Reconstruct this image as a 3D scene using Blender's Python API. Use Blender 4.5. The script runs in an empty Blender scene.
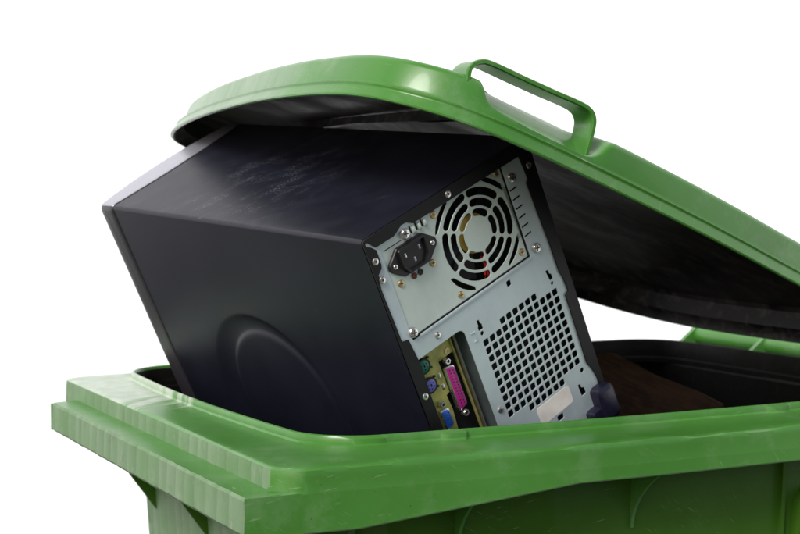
import bpy, bmesh, math, random
from mathutils import Vector, Matrix
random.seed(7)
R = math.radians
scene = bpy.context.scene
COL = scene.collection
RIM = 1.0                                   # height of the bin's rim ledge

# ------------------------------------------------------------------ node helpers
class NT:
    def __init__(s, name):
        s.m = bpy.data.materials.new(name); s.m.use_nodes = True
        s.t = s.m.node_tree; s.n = s.t.nodes; s.l = s.t.links
        s.b = s.n['Principled BSDF']
        s.tc = s.n.new('ShaderNodeTexCoord')
    def set(s, **k):
        for a, v in k.items(): s.b.inputs[a.replace('_', ' ')].default_value = v
    def link(s, a, b): s.l.new(a, b)
    def mapping(s, scale=(1, 1, 1), rot=(0, 0, 0), loc=(0, 0, 0)):
        m = s.n.new('ShaderNodeMapping'); s.link(s.tc.outputs['Object'], m.inputs[0])
        m.inputs['Scale'].default_value = scale; m.inputs['Rotation'].default_value = rot
        m.inputs['Location'].default_value = loc
        if any(rot):                                # turn first, then stretch
            m.vector_type = 'TEXTURE'
            m.inputs['Scale'].default_value = [1 / k for k in scale]
            m.inputs['Location'].default_value = [-k / q for k, q in zip(loc, scale)]
        return m.outputs[0]
    def noise(s, vec, scale=5, detail=4, rough=.55, dist=0):
        n = s.n.new('ShaderNodeTexNoise'); s.link(vec, n.inputs['Vector'])
        n.inputs['Scale'].default_value = scale; n.inputs['Detail'].default_value = detail
        n.inputs['Roughness'].default_value = rough; n.inputs['Distortion'].default_value = dist
        return n.outputs['Fac']
    def voro(s, vec, scale, feature='F1'):
        n = s.n.new('ShaderNodeTexVoronoi'); n.feature = feature; s.link(vec, n.inputs['Vector'])
        n.inputs['Scale'].default_value = scale
        return n
    def ramp(s, fac, p0, p1, v0=0., v1=1.):
        n = s.n.new('ShaderNodeMapRange'); s.link(fac, n.inputs['Value'])
        n.inputs['From Min'].default_value = p0; n.inputs['From Max'].default_value = p1
        n.inputs['To Min'].default_value = v0; n.inputs['To Max'].default_value = v1
        return n.outputs[0]
    def math(s, op, a, b=None):
        n = s.n.new('ShaderNodeMath'); n.operation = op
        for i, x in enumerate((a, b)):
            if x is None: continue
            if isinstance(x, (int, float)): n.inputs[i].default_value = x
            else: s.link(x, n.inputs[i])
        return n.outputs[0]
    def mix(s, fac, a, b):
        n = s.n.new('ShaderNodeMix'); n.data_type = 'RGBA'
        if isinstance(fac, (int, float)): n.inputs[0].default_value = fac
        else: s.link(fac, n.inputs[0])
        for i, x in ((6, a), (7, b)):
            if isinstance(x, tuple): n.inputs[i].default_value = x + (1,) if len(x) == 3 else x
            else: s.link(x, n.inputs[i])
        return n.outputs[2]
    def xyz(s):
        n = s.n.new('ShaderNodeSeparateXYZ'); s.link(s.tc.outputs['Object'], n.inputs[0]); return n.outputs
    def color(s, c): s.link(c, s.b.inputs['Base Color'])
    def rough(s, c): s.link(c, s.b.inputs['Roughness'])
    def bump(s, h, strength=.2, dist=.001):
        n = s.n.new('ShaderNodeBump'); s.link(h, n.inputs['Height'])
        n.inputs['Strength'].default_value = strength; n.inputs['Distance'].default_value = dist
        s.link(n.outputs[0], s.b.inputs['Normal'])

def plain(name, c, rough=.5, metal=0., var=.12, scale=60):
    t = NT(name); t.set(Roughness=rough, Metallic=metal)
    v = t.mapping(); f = t.noise(v, scale, 3)
    c2 = tuple(max(0, x * (1 - var * 2)) for x in c); c3 = tuple(x * (1 + var) for x in c)
    t.color(t.mix(t.ramp(f, .3, .7), c2, c3))
    t.rough(t.ramp(t.noise(v, scale * .7, 3), .3, .7, rough * .88, min(1, rough * 1.12)))
    return t.m

GREEN = (.060, .212, .032)

def scratches(t, sc, rot, lo, hi, seed):
    """thin broken pale strokes lying in one direction"""
    v = t.mapping(scale=sc, rot=rot, loc=(seed, seed * 1.7, seed * .3))
    line = t.ramp(t.noise(v, 1, 1.5, .5), lo, hi)
    patch = t.ramp(t.noise(t.mapping(loc=(seed * 2.3, 0, seed)), 9, 2), .50, .60)
    return t.math('MULTIPLY', line, patch)

def green_plastic(name, fade=0.0, base=GREEN, spec=.5):
    t = NT(name)
    v = t.mapping()
    big = t.noise(v, 7, 5, .6); fine = t.noise(v, 90, 5, .65)
    col = t.mix(t.ramp(big, .3, .7), tuple(x * .90 for x in base), tuple(x * 1.10 for x in base))
    chalk_sheen = t.math('MULTIPLY', t.ramp(t.noise(v, 16, 6, .7), .50, .78), .30 + fade)
    col = t.mix(chalk_sheen, col, (.30, .42, .27))
    s1 = scratches(t, (55, 55, 1500), (0, R(32), 0), .69, .75, 3.1)
    s2 = scratches(t, (50, 50, 1300), (0, R(-9), 0), .70, .76, 9.4)
    s3 = scratches(t, (45, 45, 1300), (0, R(58), R(8)), .70, .76, 5.2)
    s = t.math('MAXIMUM', t.math('MAXIMUM', s1, s2), s3)
    col = t.mix(t.math('MULTIPLY', s, .42), col, (.34, .44, .28))
    specks = t.math('MULTIPLY', t.ramp(t.voro(v, 160).outputs['Distance'], .13, .06),
                    t.ramp(t.noise(v, 22, 2), .58, .66))
    col = t.mix(t.math('MULTIPLY', specks, .75), col, (.03, .045, .02))
    t.color(col)
    t.rough(t.ramp(big, .3, .7, .27, .42))
    t.bump(t.math('ADD', t.math('MULTIPLY', t.noise(v, 12, 2), 2.0), t.math('MULTIPLY', fine, .10)), .16, .002)
    t.set(Coat_Weight=.12 if spec > .3 else 0., Coat_Roughness=.15, Specular_IOR_Level=spec)
    return t.m

def weathered_green():
    """sun-bleached faces: chalky, with the vertical bands of the moulding"""
    t = NT('bleached_green_plastic')
    v = t.mapping()
    # upright bands left by the mould: a saw-tooth across the face with a thin groove between bands
    y = t.xyz()[1]
    wander = t.math('MULTIPLY', t.math('SUBTRACT', t.noise(t.mapping(scale=(.2, 1, .05)), 9, 2), .5), 2.2)
    saw = t.math('FRACT', t.math('ADD', t.math('MULTIPLY', y, 41.0), wander))
    tone = t.noise(t.mapping(scale=(.2, 1, .05), loc=(2, 0, 0)), 33, 1)
    soft = t.noise(t.mapping(scale=(.4, 1, .25)), 60, 4, .6)
    patch = t.noise(v, 10, 5, .65)
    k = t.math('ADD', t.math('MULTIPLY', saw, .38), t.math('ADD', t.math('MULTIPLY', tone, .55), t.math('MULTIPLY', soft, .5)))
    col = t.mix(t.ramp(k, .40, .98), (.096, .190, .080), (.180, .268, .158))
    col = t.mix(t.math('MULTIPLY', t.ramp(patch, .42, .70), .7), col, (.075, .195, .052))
    groove = t.math('MULTIPLY', t.ramp(saw, .06, .0), t.ramp(soft, .40, .55))
    col = t.mix(t.math('MULTIPLY', groove, .55), col, (.075, .115, .06))
    grime = t.math('MULTIPLY', t.ramp(t.noise(v, 60, 5, .7), .56, .70), .45)
    col = t.mix(grime, col, (.095, .118, .072))
    scuff = t.math('MULTIPLY', t.ramp(t.noise(t.mapping(scale=(1, 1, .5)), 130, 4, .7), .60, .70), .4)
    col = t.mix(scuff, col, (.30, .36, .28))
    band, band2 = saw, soft
    t.color(col)
    t.set(Roughness=.62)
    t.bump(t.math('ADD', t.math('MULTIPLY', band, .6), t.math('MULTIPLY', band2, .5)), .35, .0012)
    return t.m

def lid_green():
    """lid shell: green with a bleached front end"""
    t = NT('lid_green_plastic')
    v = t.mapping(); x = t.xyz()
    big = t.noise(v, 8, 5, .6); fine = t.noise(v, 110, 4)
    base = tuple(a * .98 for a in GREEN)
    col = t.mix(t.ramp(big, .3, .7), tuple(a * .92 for a in base), tuple(a * 1.1 for a in base))
    # bleaching follows the front end of the lid (local -x) and breaks up towards the corner
    f = t.math('ADD', t.ramp(x[1], -.26, .05), t.math('MULTIPLY', t.ramp(big, .35, .65), .25))
    fx = t.ramp(x[0], -.225, -.275)
    near_edge = t.math('ADD', x[1], t.math('MULTIPLY', t.math('SUBTRACT', big, .5), .05))
    fade = t.math('MULTIPLY', t.math('MULTIPLY', fx, t.ramp(near_edge, -.140, -.112)), t.ramp(f, .15, 1.35, .30, .95))
    band = t.noise(t.mapping(scale=(.3, 1, .1)), 60, 2)
    pale = t.mix(t.ramp(band, .4, .6), (.140, .240, .130), (.200, .292, .190))
    col = t.mix(fade, col, pale)
    chalk_sheen = t.math('MULTIPLY', t.ramp(t.noise(v, 20, 6, .7), .54, .76), .28)
    col = t.mix(chalk_sheen, col, (.32, .44, .29))
    s1 = scratches(t, (50, 50, 1300), (0, R(20), 0), .70, .76, 4.3)
    s2 = scratches(t, (1200, 50, 50), (0, R(22), R(3)), .70, .76, 8.8)
    col = t.mix(t.math('MULTIPLY', t.math('MAXIMUM', s1, s2), .3), col, (.40, .50, .34))
    specks = t.math('MULTIPLY', t.ramp(t.voro(v, 140).outputs['Distance'], .13, .06),
                    t.ramp(t.noise(v, 17, 2), .57, .64))
    col = t.mix(t.math('MULTIPLY', specks, .7), col, (.03, .05, .02))
    t.color(col)
    t.rough(t.ramp(big, .3, .7, .22, .36))
    t.bump(t.math('ADD', t.math('MULTIPLY', t.noise(v, 13, 1), 2.4), t.math('MULTIPLY', t.noise(v, 420, 1), .012)), .14, .002)
    t.set(Coat_Weight=.14, Coat_Roughness=.08, Specular_IOR_Level=.34)
    return t.m

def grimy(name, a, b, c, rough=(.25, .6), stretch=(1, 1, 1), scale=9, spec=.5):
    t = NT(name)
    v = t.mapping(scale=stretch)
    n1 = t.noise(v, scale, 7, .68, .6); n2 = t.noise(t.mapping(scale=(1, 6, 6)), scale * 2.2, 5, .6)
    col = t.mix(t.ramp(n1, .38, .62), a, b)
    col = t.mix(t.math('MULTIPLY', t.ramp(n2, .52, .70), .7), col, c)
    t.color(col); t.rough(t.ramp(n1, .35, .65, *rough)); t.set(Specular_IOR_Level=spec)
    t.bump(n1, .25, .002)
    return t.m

def black_paint(name, c, dusty=True):
    t = NT(name)
    v = t.mapping()
    grain = t.noise(v, 1500, 2, .6); big = t.noise(v, 9, 4, .6)
    col = t.mix(t.ramp(big, .3, .7), tuple(x * .8 for x in c), tuple(x * 1.25 for x in c))
    if dusty:
        x = t.xyz()
        top = t.ramp(x[2], .3585 - .181 + .18, .3595)           # the top skin only
        streak = t.noise(t.mapping(scale=(14, 20, 10), rot=(0, 0, R(-28))), 2.2, 5, .7)
        fine = t.noise(t.mapping(scale=(1.0, .45, 1), rot=(0, 0, R(-28))), 900, 3, .7)
        reg = t.math('MULTIPLY', t.ramp(x[1], .135, .085), t.ramp(x[1], -.075, .0))
        dust = t.math('MULTIPLY', t.math('MULTIPLY', t.ramp(streak, .49, .60), t.ramp(fine, .54, .62)), reg)
        film = t.math('MULTIPLY', t.math('MULTIPLY', t.ramp(streak, .42, .66), top), .02)
        dust = t.math('MULTIPLY', t.math('MULTIPLY', dust, top), .40)
        col = t.mix(film, col, (.22, .225, .26))
        col = t.mix(dust, col, (.30, .31, .36))
        hair = t.math('MULTIPLY', scratches(t, (260, 14, 14), (0, 0, R(33)), .70, .76, 2.2), top)
        hair2 = t.math('MULTIPLY', scratches(t, (300, 10, 14), (0, 0, R(62)), .71, .77, 6.2), top)
        col = t.mix(t.math('MULTIPLY', t.math('MAXIMUM', hair, hair2), .10), col, (.32, .33, .38))
        pin = t.math('MULTIPLY', t.ramp(t.voro(v, 330).outputs['Distance'], .10, .05), t.ramp(t.noise(v, 40, 2), .55, .62))
        col = t.mix(t.math('MULTIPLY', pin, .35), col, (.35, .36, .4))
    t.color(col)
    t.rough(t.ramp(big, .3, .7, .38, .47)); t.set(Specular_IOR_Level=.35)
    t.bump(grain, .10, .0004)
    return t.m

def zinc(name, c):
    t = NT(name); v = t.mapping()
    n = t.noise(v, 26, 5, .6); f = t.noise(v, 900, 2)
    br = t.noise(t.mapping(scale=(260, 12, 12)), 1, 3)
    col = t.mix(t.ramp(n, .3, .7), tuple(x * .88 for x in c), tuple(x * 1.08 for x in c))
    col = t.mix(t.math('MULTIPLY', t.ramp(br, .55, .75), .12), col, tuple(x * 1.3 for x in c))
    t.color(col); t.rough(t.ramp(n, .3, .7, .36, .50)); t.set(Metallic=.35)
    t.bump(f, .06, .0003)
    return t.m

M = {}
M['green'] = green_plastic('green_plastic')
def rim_green():
    """rim plastic with a ragged pale patch of painted sky sheen over the far half of the front ledge"""
    m = green_plastic('rim_green_plastic')
    t = NT.__new__(NT); t.m = m; t.t = m.node_tree; t.n = t.t.nodes; t.l = t.t.links; t.b = t.n['Principled BSDF']
    t.tc = [n for n in t.n if n.type == 'TEX_COORD'][0]
    old = t.b.inputs['Base Color'].links[0].from_socket
    x = t.xyz()
    rag = t.noise(t.mapping(scale=(10, 60, 10), rot=(0, 0, R(25))), 1, 5, .65)
    edge = t.math('ADD', x[1], t.math('MULTIPLY', t.math('SUBTRACT', rag, .5), .34))
    m1 = t.math('MULTIPLY', t.ramp(edge, .035, .085), t.ramp(x[0], -.30, -.318))
    blot = t.noise(t.mapping(), 55, 5, .7)
    chalk_sheen = t.mix(t.ramp(blot, .35, .65), (.30, .40, .28), (.50, .56, .48))  # pale blotches stand for sky glare on the ledge
    t.color(t.mix(t.math('MULTIPLY', m1, .85), old, chalk_sheen))
    return m
M['rim'] = rim_green()
M['body'] = green_plastic('shaded_body_green', -.25, (.042, .122, .010), .2)  # darker copy of the bin green: shade under the skirt put into the colour
M['pale'] = weathered_green()
M['lid'] = lid_green()
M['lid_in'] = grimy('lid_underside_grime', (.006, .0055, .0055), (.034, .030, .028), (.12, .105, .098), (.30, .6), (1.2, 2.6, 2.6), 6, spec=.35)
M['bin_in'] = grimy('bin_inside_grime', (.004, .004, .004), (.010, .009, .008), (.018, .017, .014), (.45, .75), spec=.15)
M['case'] = black_paint('black_case_paint', (.0080, .0086, .0175))
M['strip'] = black_paint('black_frame_paint', (.006, .006, .007), False)
M['bezel'] = plain('dark_bezel_plastic', (.030, .028, .034), .40, 0, .04, 300)
M['bezel_sheen'] = plain('bezel_top_sheen', (.44, .44, .50), .38, .65, .012, 300)  # bright copy of the bezel plastic: sky reflection painted into the colour
M['zinc'] = zinc('pale_zinc_sheet', (.555, .655, .685))
M['psu'] = zinc('power_supply_sheet', (.60, .70, .655))
M['dark'] = plain('dark_inside', (.004, .004, .005), .8)
M['rub'] = plain('black_socket_plastic', (.011, .011, .013), .42, 0, .1, 200)
M['chrome'] = plain('screw_steel', (.72, .71, .68), .25, .9, .1, 900)
M['brass'] = plain('yellow_chromate_screw', (.58, .46, .24), .33, .85, .15, 900)
M['slot'] = plain('screw_recess', (.05, .045, .04), .6)
M['olive'] = plain('yellow_green_shield', (.46, .45, .13), .42, .35, .15, 120)
M['teal'] = plain('green_port_plastic', (.0, .22, .13), .4)
M['violet'] = plain('violet_port_plastic', (.19, .19, .62), .4)
M['magenta'] = plain('magenta_port_plastic', (.52, .015, .27), .4)
M['blue'] = plain('blue_port_plastic', (.015, .13, .60), .4)
M['hole'] = plain('pin_hole', (.004, .002, .006), .8)
M['red'] = plain('red_wire', (.55, .02, .015), .45)
M['rust'] = plain('reddish_pin', (.20, .045, .025), .5)
M['gold'] = plain('gold_ring', (.62, .44, .10), .4, .5)
M['cheek'] = plain('shaded_recess_sheet', (.10, .125, .135), .45, .3)  # zinc of the bay wall, darkened: its shade is in the colour
M['paper'] = plain('stained_label', (.86, .82, .76), .75, 0, .08, 60)
M['plum'] = plain('dark_plum_plastic', (.012, .011, .028), .35, 0, .12, 200)
def board_mat():
    t = NT('brown_cardboard')
    g = t.noise(t.mapping(scale=(6, 6, 60), rot=(0, R(24), 0)), 4, 5, .6); n = t.noise(t.mapping(), 40, 5)
    col = t.mix(t.ramp(g, .35, .65), (.060, .028, .014), (.145, .066, .032))
    col = t.mix(t.math('MULTIPLY', t.ramp(n, .5, .7), .5), col, (.03, .016, .01))
    t.color(col); t.set(Roughness=.8); t.bump(g, .3, .002)
    return t.m
M['board'] = board_mat()
def ground_mat():
    t = NT('asphalt'); v = t.mapping()
    col = t.mix(t.ramp(t.noise(v, 2.5, 6), .3, .7), (.030, .030, .030), (.050, .048, .046))
    col = t.mix(t.math('MULTIPLY', t.ramp(t.noise(v, 160, 3), .55, .7), .5), col, (.13, .125, .12))
    t.color(col); t.set(Roughness=.9); t.bump(t.noise(v, 160, 3), .5, .004)
    return t.m
M['ground'] = ground_mat()

# ------------------------------------------------------------------ object helpers
def link_mesh(name, bm, mats, parent=None, smooth=35, recalc=True):
    if recalc: bmesh.ops.recalc_face_normals(bm, faces=bm.faces[:])
    me = bpy.data.meshes.new(name); bm.to_mesh(me); bm.free()
    return link_data(name, me, mats, parent, smooth)
def link_data(name, me, mats, parent=None, smooth=35):
    if not isinstance(mats, (list, tuple)): mats = [mats]
    for m in mats: me.materials.append(m)
    o = bpy.data.objects.new(name, me); COL.objects.link(o)
    if smooth:
        for p in me.polygons: p.use_smooth = True
        me.set_sharp_from_angle(angle=R(smooth))
    o.parent = parent
    return o
def empty(name, loc, label, cat):
    o = bpy.data.objects.new(name, None); COL.objects.link(o); o.location = loc
    o.empty_display_size = .05
    o['label'] = label; o['category'] = cat
    return o
def box(bm, lo, hi, bev=0., mat=0):
    r = bmesh.ops.create_cube(bm, size=1)
    vs = r['verts']
    for v in vs:
        v.co = Vector([(lo[i] + hi[i]) / 2 + v.co[i] * (hi[i] - lo[i]) for i in range(3)])
    fs = {f for v in vs for f in v.link_faces}
    for f in fs: f.material_index = mat
    if bev:
        es = list({e for f in fs for e in f.edges})
        bmesh.ops.bevel(bm, geom=es, offset=bev, segments=2, affect='EDGES', profile=.5)
def loft(bm, rings, closed=True, mat=0, cap0=False, cap1=False, wrap=False):
    """rings: lists of points, bridged one to the next"""
    V = [[bm.verts.new(p) for p in r] for r in rings]
    n = len(V[0]); k = n if closed else n - 1
    for a in range(len(V) - (0 if wrap else 1)):
        b = (a + 1) % len(V)
        m = mat[a] if isinstance(mat, list) else mat
        for i in range(k):
            j = (i + 1) % n
            f = bm.faces.new((V[a][i], V[a][j], V[b][j], V[b][i]))
            f.material_index = m(i) if callable(m) else m
    m0 = mat if isinstance(mat, int) else 0
    if cap0: bm.faces.new(V[0][::-1]).material_index = m0
    if cap1: bm.faces.new(V[-1]).material_index = m0
    return V
def tube(bm, pts, rad, n=10):
    rings = []
    for i, p in enumerate(pts):
        p = Vector(p)
        d = (Vector(pts[min(i + 1, len(pts) - 1)]) - Vector(pts[max(i - 1, 0)])).normalized()
        a = d.cross(Vector((0, 0, 1)) if abs(d.z) < .9 else Vector((1, 0, 0))).normalized(); b = d.cross(a)
        rings.append([p + (a * math.cos(t) + b * math.sin(t)) * rad for t in [2 * math.pi * k / n for k in range(n)]])
    loft(bm, rings, cap0=True, cap1=True)
def prism(bm, poly, off, mat=0):
    """closed polygon (3D points) pushed along a vector"""
    off = Vector(off)
    a = [bm.verts.new(Vector(p)) for p in poly]; b = [bm.verts.new(Vector(p) + off) for p in poly]
    n = len(a)
    fs = [bm.faces.new(a[::-1]), bm.faces.new(b)]
    for i in range(n): fs.append(bm.faces.new((a[i], a[(i + 1) % n], b[(i + 1) % n], b[i])))
    for f in fs: f.material_index = mat

# ================================================================== THE SETTING
def build_setting():
    bm = bmesh.new()
    rings = [[(.37 + r * math.cos(a), .27 + r * math.sin(a), 0) for a in [2 * math.pi * k / 64 for k in range(64)]]
             for r in (.02, .5, 1.2, 2.4, 3.7, 6.)]
    loft(bm, rings, cap0=True)
    g = link_mesh('ground', bm, M['ground'], None, 0); g['kind'] = 'structure'
    # the blank white sky behind: a tall curved sheet with a rounded top
    t = NT('white_overcast_sky')
    t.n.remove(t.b)
    e = t.n.new('ShaderNodeEmission'); e.inputs['Color'].default_value = (1, 1, 1, 1); e.inputs['Strength'].default_value = SKY_WHITE
    t.link(e.outputs[0], t.n['Material Output'].inputs['Surface'])
    bm = bmesh.new(); view = math.atan2(.88998, .45600)
    rad = 3.62; rings = []
    prof = [(0, -.02), (0, 1), (0, 2.2), (-.12, 3.2), (-.45, 4.1), (-1.0, 4.9), (-1.8, 5.5), (-2.7, 5.9)]
    for dr, z in prof:
        rings.append([(.37 + (rad + dr) * math.cos(view + a), .27 + (rad + dr) * math.sin(view + a), z)
                      for a in [R(-105 + 210 * k / 60) for k in range(61)]])
    loft(bm, rings, closed=False)
    s = link_mesh('sky', bm, t.m); s['kind'] = 'structure'

# ================================================================== THE BIN
BX, BY = .37, .27
def bl(x, y, z): return Vector((x - BX, y - BY, z))      # bin-local from scene coordinates

NS, NC = 170, 12
def rrect(x0, x1, y0, y1, r, bow=(0, 0, 0, 0), chamfer=False):
    """closed rounded rectangle, always the same number of points; bow = outward bulge of near, back, far, front"""
    rs = r if isinstance(r, (list, tuple)) else (r,) * 4      # near-front, near-back, far-back, far-front
    pts = []
    def side(ax, ay, bx, by, nx, ny, b):
        for i in range(NS):
            t = i / NS
            k = b * (1 - (2 * t - 1) ** 2)
            pts.append((ax + (bx - ax) * t + nx * k, ay + (by - ay) * t + ny * k))
    def arc(cx, cy, rr, a0):
        for i in range(NC):
            a = R(a0 + 90 * i / NC); pts.append((cx + rr * math.cos(a), cy + rr * math.sin(a)))
    side(x0 + rs[0], y0, x1 - rs[1], y0, 0, -1, bow[0]); arc(x1 - rs[1], y0 + rs[1], rs[1], -90)
    side(x1, y0 + rs[1], x1, y1 - rs[2], 1, 0, bow[1]); arc(x1 - rs[2], y1 - rs[2], rs[2], 0)
    side(x1 - rs[2], y1, x0 + rs[3], y1, 0, 1, bow[2]); arc(x0 + rs[3], y1 - rs[3], rs[3], 90)
    side(x0, y1 - rs[3], x0, y0 + rs[0] * (.75 if chamfer else 1), -1, 0, bow[3])
    if chamfer:
        for i in range(NC): t = i / NC; pts.append((x0 + rs[0] * t, y0 + .75 * rs[0] * (1 - math.sin(math.pi / 2 * t))))
    else: arc(x0 + rs[0], y0 + rs[0], rs[0], 180)
    return pts
def lerp(a, b, t): return a + (b - a) * max(0., min(1., t))
def sstep(a, b, x):
    t = max(0., min(1., (x - a) / (b - a))); return t * t * (3 - 2 * t)

def build_bin():
    root = empty('wheeled_bin', (BX, BY, 0), 'large green plastic waste bin with its lid propped open by the discarded computer', 'waste bin')
    LIP = .007
    lip_in = lambda d=0., r=.055: rrect(.056 + d, .735 - d, .040 + d, .538 - d, (r, r, r, r), (.009, .006, .006, .008))
    up = lambda p, z: [bl(x, y, RIM + (z(x, y) if callable(z) else z)) for x, y in p]
    outer = lambda d=0.: rrect(0 + d, .775 - d, -.019 + d, .556 - d, (.022, .02, .02, .014), (.012, 0, .006, 0), True)
    def low(d):
        p = outer(d)
        for i in range(NC):
            t = i / NC
            p[-NC + i] = (lerp(-.0262, .022, t), -.0187 - .0004 * t + d)
        return p
    skirt = lambda x, y: lerp(-.048, -.0305, (x - .06) / .18) if y < .27 else -.045
    # small bumps along the outside of the raised lip
    def bump(x, y):
        if y > .2: return 0.
        k = max(sstep(cx - .022, cx - .016, x) * sstep(cx + .003, cx - .001, x) for cx in (.176, .492, .64))
        return .0040 * k + .0016 * sstep(.112, .108, x) * sstep(.080, .086, x)
    lo = [(x, y - bump(x, y)) for x, y in lip_in(-.0032)]
    # ---- rim: inner face, raised lip, ledge and outside skirt
    bm = bmesh.new()
    sag = lambda x, y: -.0006 * math.sin(x * 37) - .0005 * math.sin(x * 91 + 1)
    rings = [up(lip_in(.007), -.020), up(lip_in(.007), -.0145), up(lip_in(.001), -.013), up(lip_in(.0003), .004),
             up(lip_in(-.0006), LIP - .0006), up(lip_in(-.0014), LIP), up(lip_in(-.0026), LIP - .0006), up(lo, LIP - .0022),
             up(lo, .0012), up([(x, y - bump(x, y)) for x, y in lip_in(-.0048)], -.0002),
             up([(lerp(a[0], b[0], .12), lerp(a[1], b[1], .12)) for a, b in zip(lip_in(-.0048), outer(.004))], -.0004),
             up([(lerp(a[0], b[0], .5), lerp(a[1], b[1], .5)) for a, b in zip(lip_in(-.0048), outer(.004))], -.0007),
             up([(lerp(a[0], b[0], .88), lerp(a[1], b[1], .88)) for a, b in zip(lip_in(-.0048), outer(.004))], lambda x, y: -.0011 + sag(x, y)),
             up(outer(.0040), lambda x, y: -.0013 + sag(x, y)), up(outer(.0016), lambda x, y: -.0020 + sag(x, y)),
             up(outer(.0003), lambda x, y: -.0038), up(outer(), lambda x, y: -.006), up(outer(-.0002), lambda x, y: -.009), up(outer(-.0004), -.0185), up(low(-.0005), -.0190), up(low(-.0006), -.0205),
             up(low(-.0008), lambda x, y: skirt(x, y) + .004), up(low(-.001), lambda x, y: skirt(x, y) + .0010), up(low(-.0004), skirt), up(low(.0028), skirt),
             up(outer(.0034), lambda x, y: -.010), up(lip_in(-.010), -.008)]
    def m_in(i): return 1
    m_lip = lambda i: 1 if NS - 4 <= i < 2 * NS + 2 * NC + 110 else 0
    mats = [m_in] * 3 + [m_lip] * 4 + [0] * 20
    mats[22] = 2
    loft(bm, rings, mat=mats)
    for f in bm.faces:
        f.normal_update()
    bmesh.ops.recalc_face_normals(bm, faces=bm.faces[:])
    for f in bm.faces:
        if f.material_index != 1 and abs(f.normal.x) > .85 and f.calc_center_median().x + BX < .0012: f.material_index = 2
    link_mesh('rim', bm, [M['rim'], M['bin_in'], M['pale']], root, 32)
    # ---- the wider front flange (top tread, bleached front face)
    bm = bmesh.new()
    def strip(poly, y0, y1, n):
        rs = []
        for i in range(n + 1):
            y = y0 + (y1 - y0) * i / n
            wob = .00025 * math.sin(i * .9) + .0002 * math.sin(i * .37)
            rs.append([bl(x + (wob if x < -.02 else 0), y, RIM + z) for x, z in poly])
        loft(bm, rs, cap0=True, cap1=True)
    poly = [(.0012, -.0185), (-.0235, -.0195), (-.0255, -.0215), (-.0262, -.0445), (-.0245, -.0468), (-.0215, -.0468), (-.0215, -.0245), (.0012, -.0235)]
    strip(poly, -.0184, .502, 120)
    bmesh.ops.recalc_face_normals(bm, faces=bm.faces[:])
    for f in bm.faces:
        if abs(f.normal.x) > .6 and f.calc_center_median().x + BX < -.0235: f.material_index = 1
    # near end: closing cheek that runs into the side skirt
    prism(bm, [bl(-.0262, .502, RIM - .0205), bl(.012, .502, RIM - .0205), bl(.012, .502, RIM - .0455), bl(-.0262, .502, RIM - .0465)], (0, .003, 0))
    fl = link_mesh('flange', bm, [M['green'], M['pale']], root, 30)
    # ---- body: tapered tub with an inside and an outside
    bm = bmesh.new()
    def tub(z, d=0.):
        t = (RIM - z)
        return [bl(x, y, z) for x, y in rrect(.066 + .055 * t + d, .728 - .05 * t - d, .018 + .05 * t + d, .556 - .05 * t - d, .045, (.004, .004, .004, .004))]
    rings = [tub(.06, .03), tub(.05), tub(.3), tub(.6), tub(.85), tub(RIM - .022), [bl(x, y, RIM - .0084) for x, y in lip_in(-.0095)]]
    loft(bm, rings, cap0=True)
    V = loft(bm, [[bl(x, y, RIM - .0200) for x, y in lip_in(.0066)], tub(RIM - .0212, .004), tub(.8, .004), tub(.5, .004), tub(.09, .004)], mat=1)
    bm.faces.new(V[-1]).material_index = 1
    for f in bm.faces:
        c = f.calc_center_median()
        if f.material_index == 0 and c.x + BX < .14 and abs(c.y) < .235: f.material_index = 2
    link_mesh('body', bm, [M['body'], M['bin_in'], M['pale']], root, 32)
    # raised panel on the long side, and a second one towards the front
    for x0, x1 in ((.492, .66),):
        bm = bmesh.new()
        def pan(d, out):
            pts = []
            w, r = .018, .016
            for cx, cz, a0 in ((x1 - r, -.064 - r, 0), (x0 + r, -.064 - r, 90), (x0 + r, -.6 + r, 180), (x1 - r, -.6 + r, 270)):
                for k in range(7):
                    a = R(a0 + 15 * k); x = cx + (r - d) * math.cos(a); z = cz + (r - d) * math.sin(a)
                    pts.append(bl(x, .0135 + .05 * (-z) - out, RIM + z))
            return pts
        loft(bm, [pan(0, -.004), pan(0, .005), pan(.0012, .0075), pan(.003, .008)], cap1=True)
        link_mesh('panel', bm, M['body'], root, 40)
    bm = bmesh.new()
    prism(bm, [bl(.476, .0105, RIM - .012), bl(.480, .0105, RIM - .012), bl(.480, .0405, RIM - .6), bl(.476, .0405, RIM - .6)], (0, .012, 0))
    link_mesh('seam_rib', bm, M['body'], root, 30)
    # curved gusset webs under the long skirt
    for gx in (.160, .3215):
        bm = bmesh.new(); p = []
        for k in range(13):
            t = k / 12
            z = lerp(-.029, -.082, t); y = lerp(-.026, .0165, 1 - (1 - t) ** 2.0)
            p.append(bl(gx, y, RIM + z))
        p += [bl(gx, .026, RIM - .082), bl(gx, .026, RIM - .012), bl(gx, -.026, RIM - .012)]
        prism(bm, p, (.0028, 0, 0))
        link_mesh('gusset', bm, M['green'], root, 30)
    # triangular webs under the front flange
    for gy in (.475, .315, .155, .02):
        bm = bmesh.new()
        prism(bm, [bl(.006, gy, RIM - .030), bl(.069, gy, RIM - .030), bl(.0745, gy, RIM - .132), bl(.072, gy, RIM - .130), bl(.046, gy, RIM - .094), bl(.014, gy, RIM - .046)], (0, .004, 0))
        link_mesh('gusset', bm, M['body'], root, 30)
    # ---- hinge bar on the back with its webs
    bm = bmesh.new()
    sec = [(.8 + .0105 * math.cos(a), .0072 + .0108 * math.sin(a)) for a in [2 * math.pi * k / 16 for k in range(16)]]
    loft(bm, [[bl(x, y, RIM + z) for x, z in sec] for y in (.0, .2, .4, .545)], cap0=True, cap1=True)
    hb = link_mesh('hinge_bar', bm, M['green'], root, 50)
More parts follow.
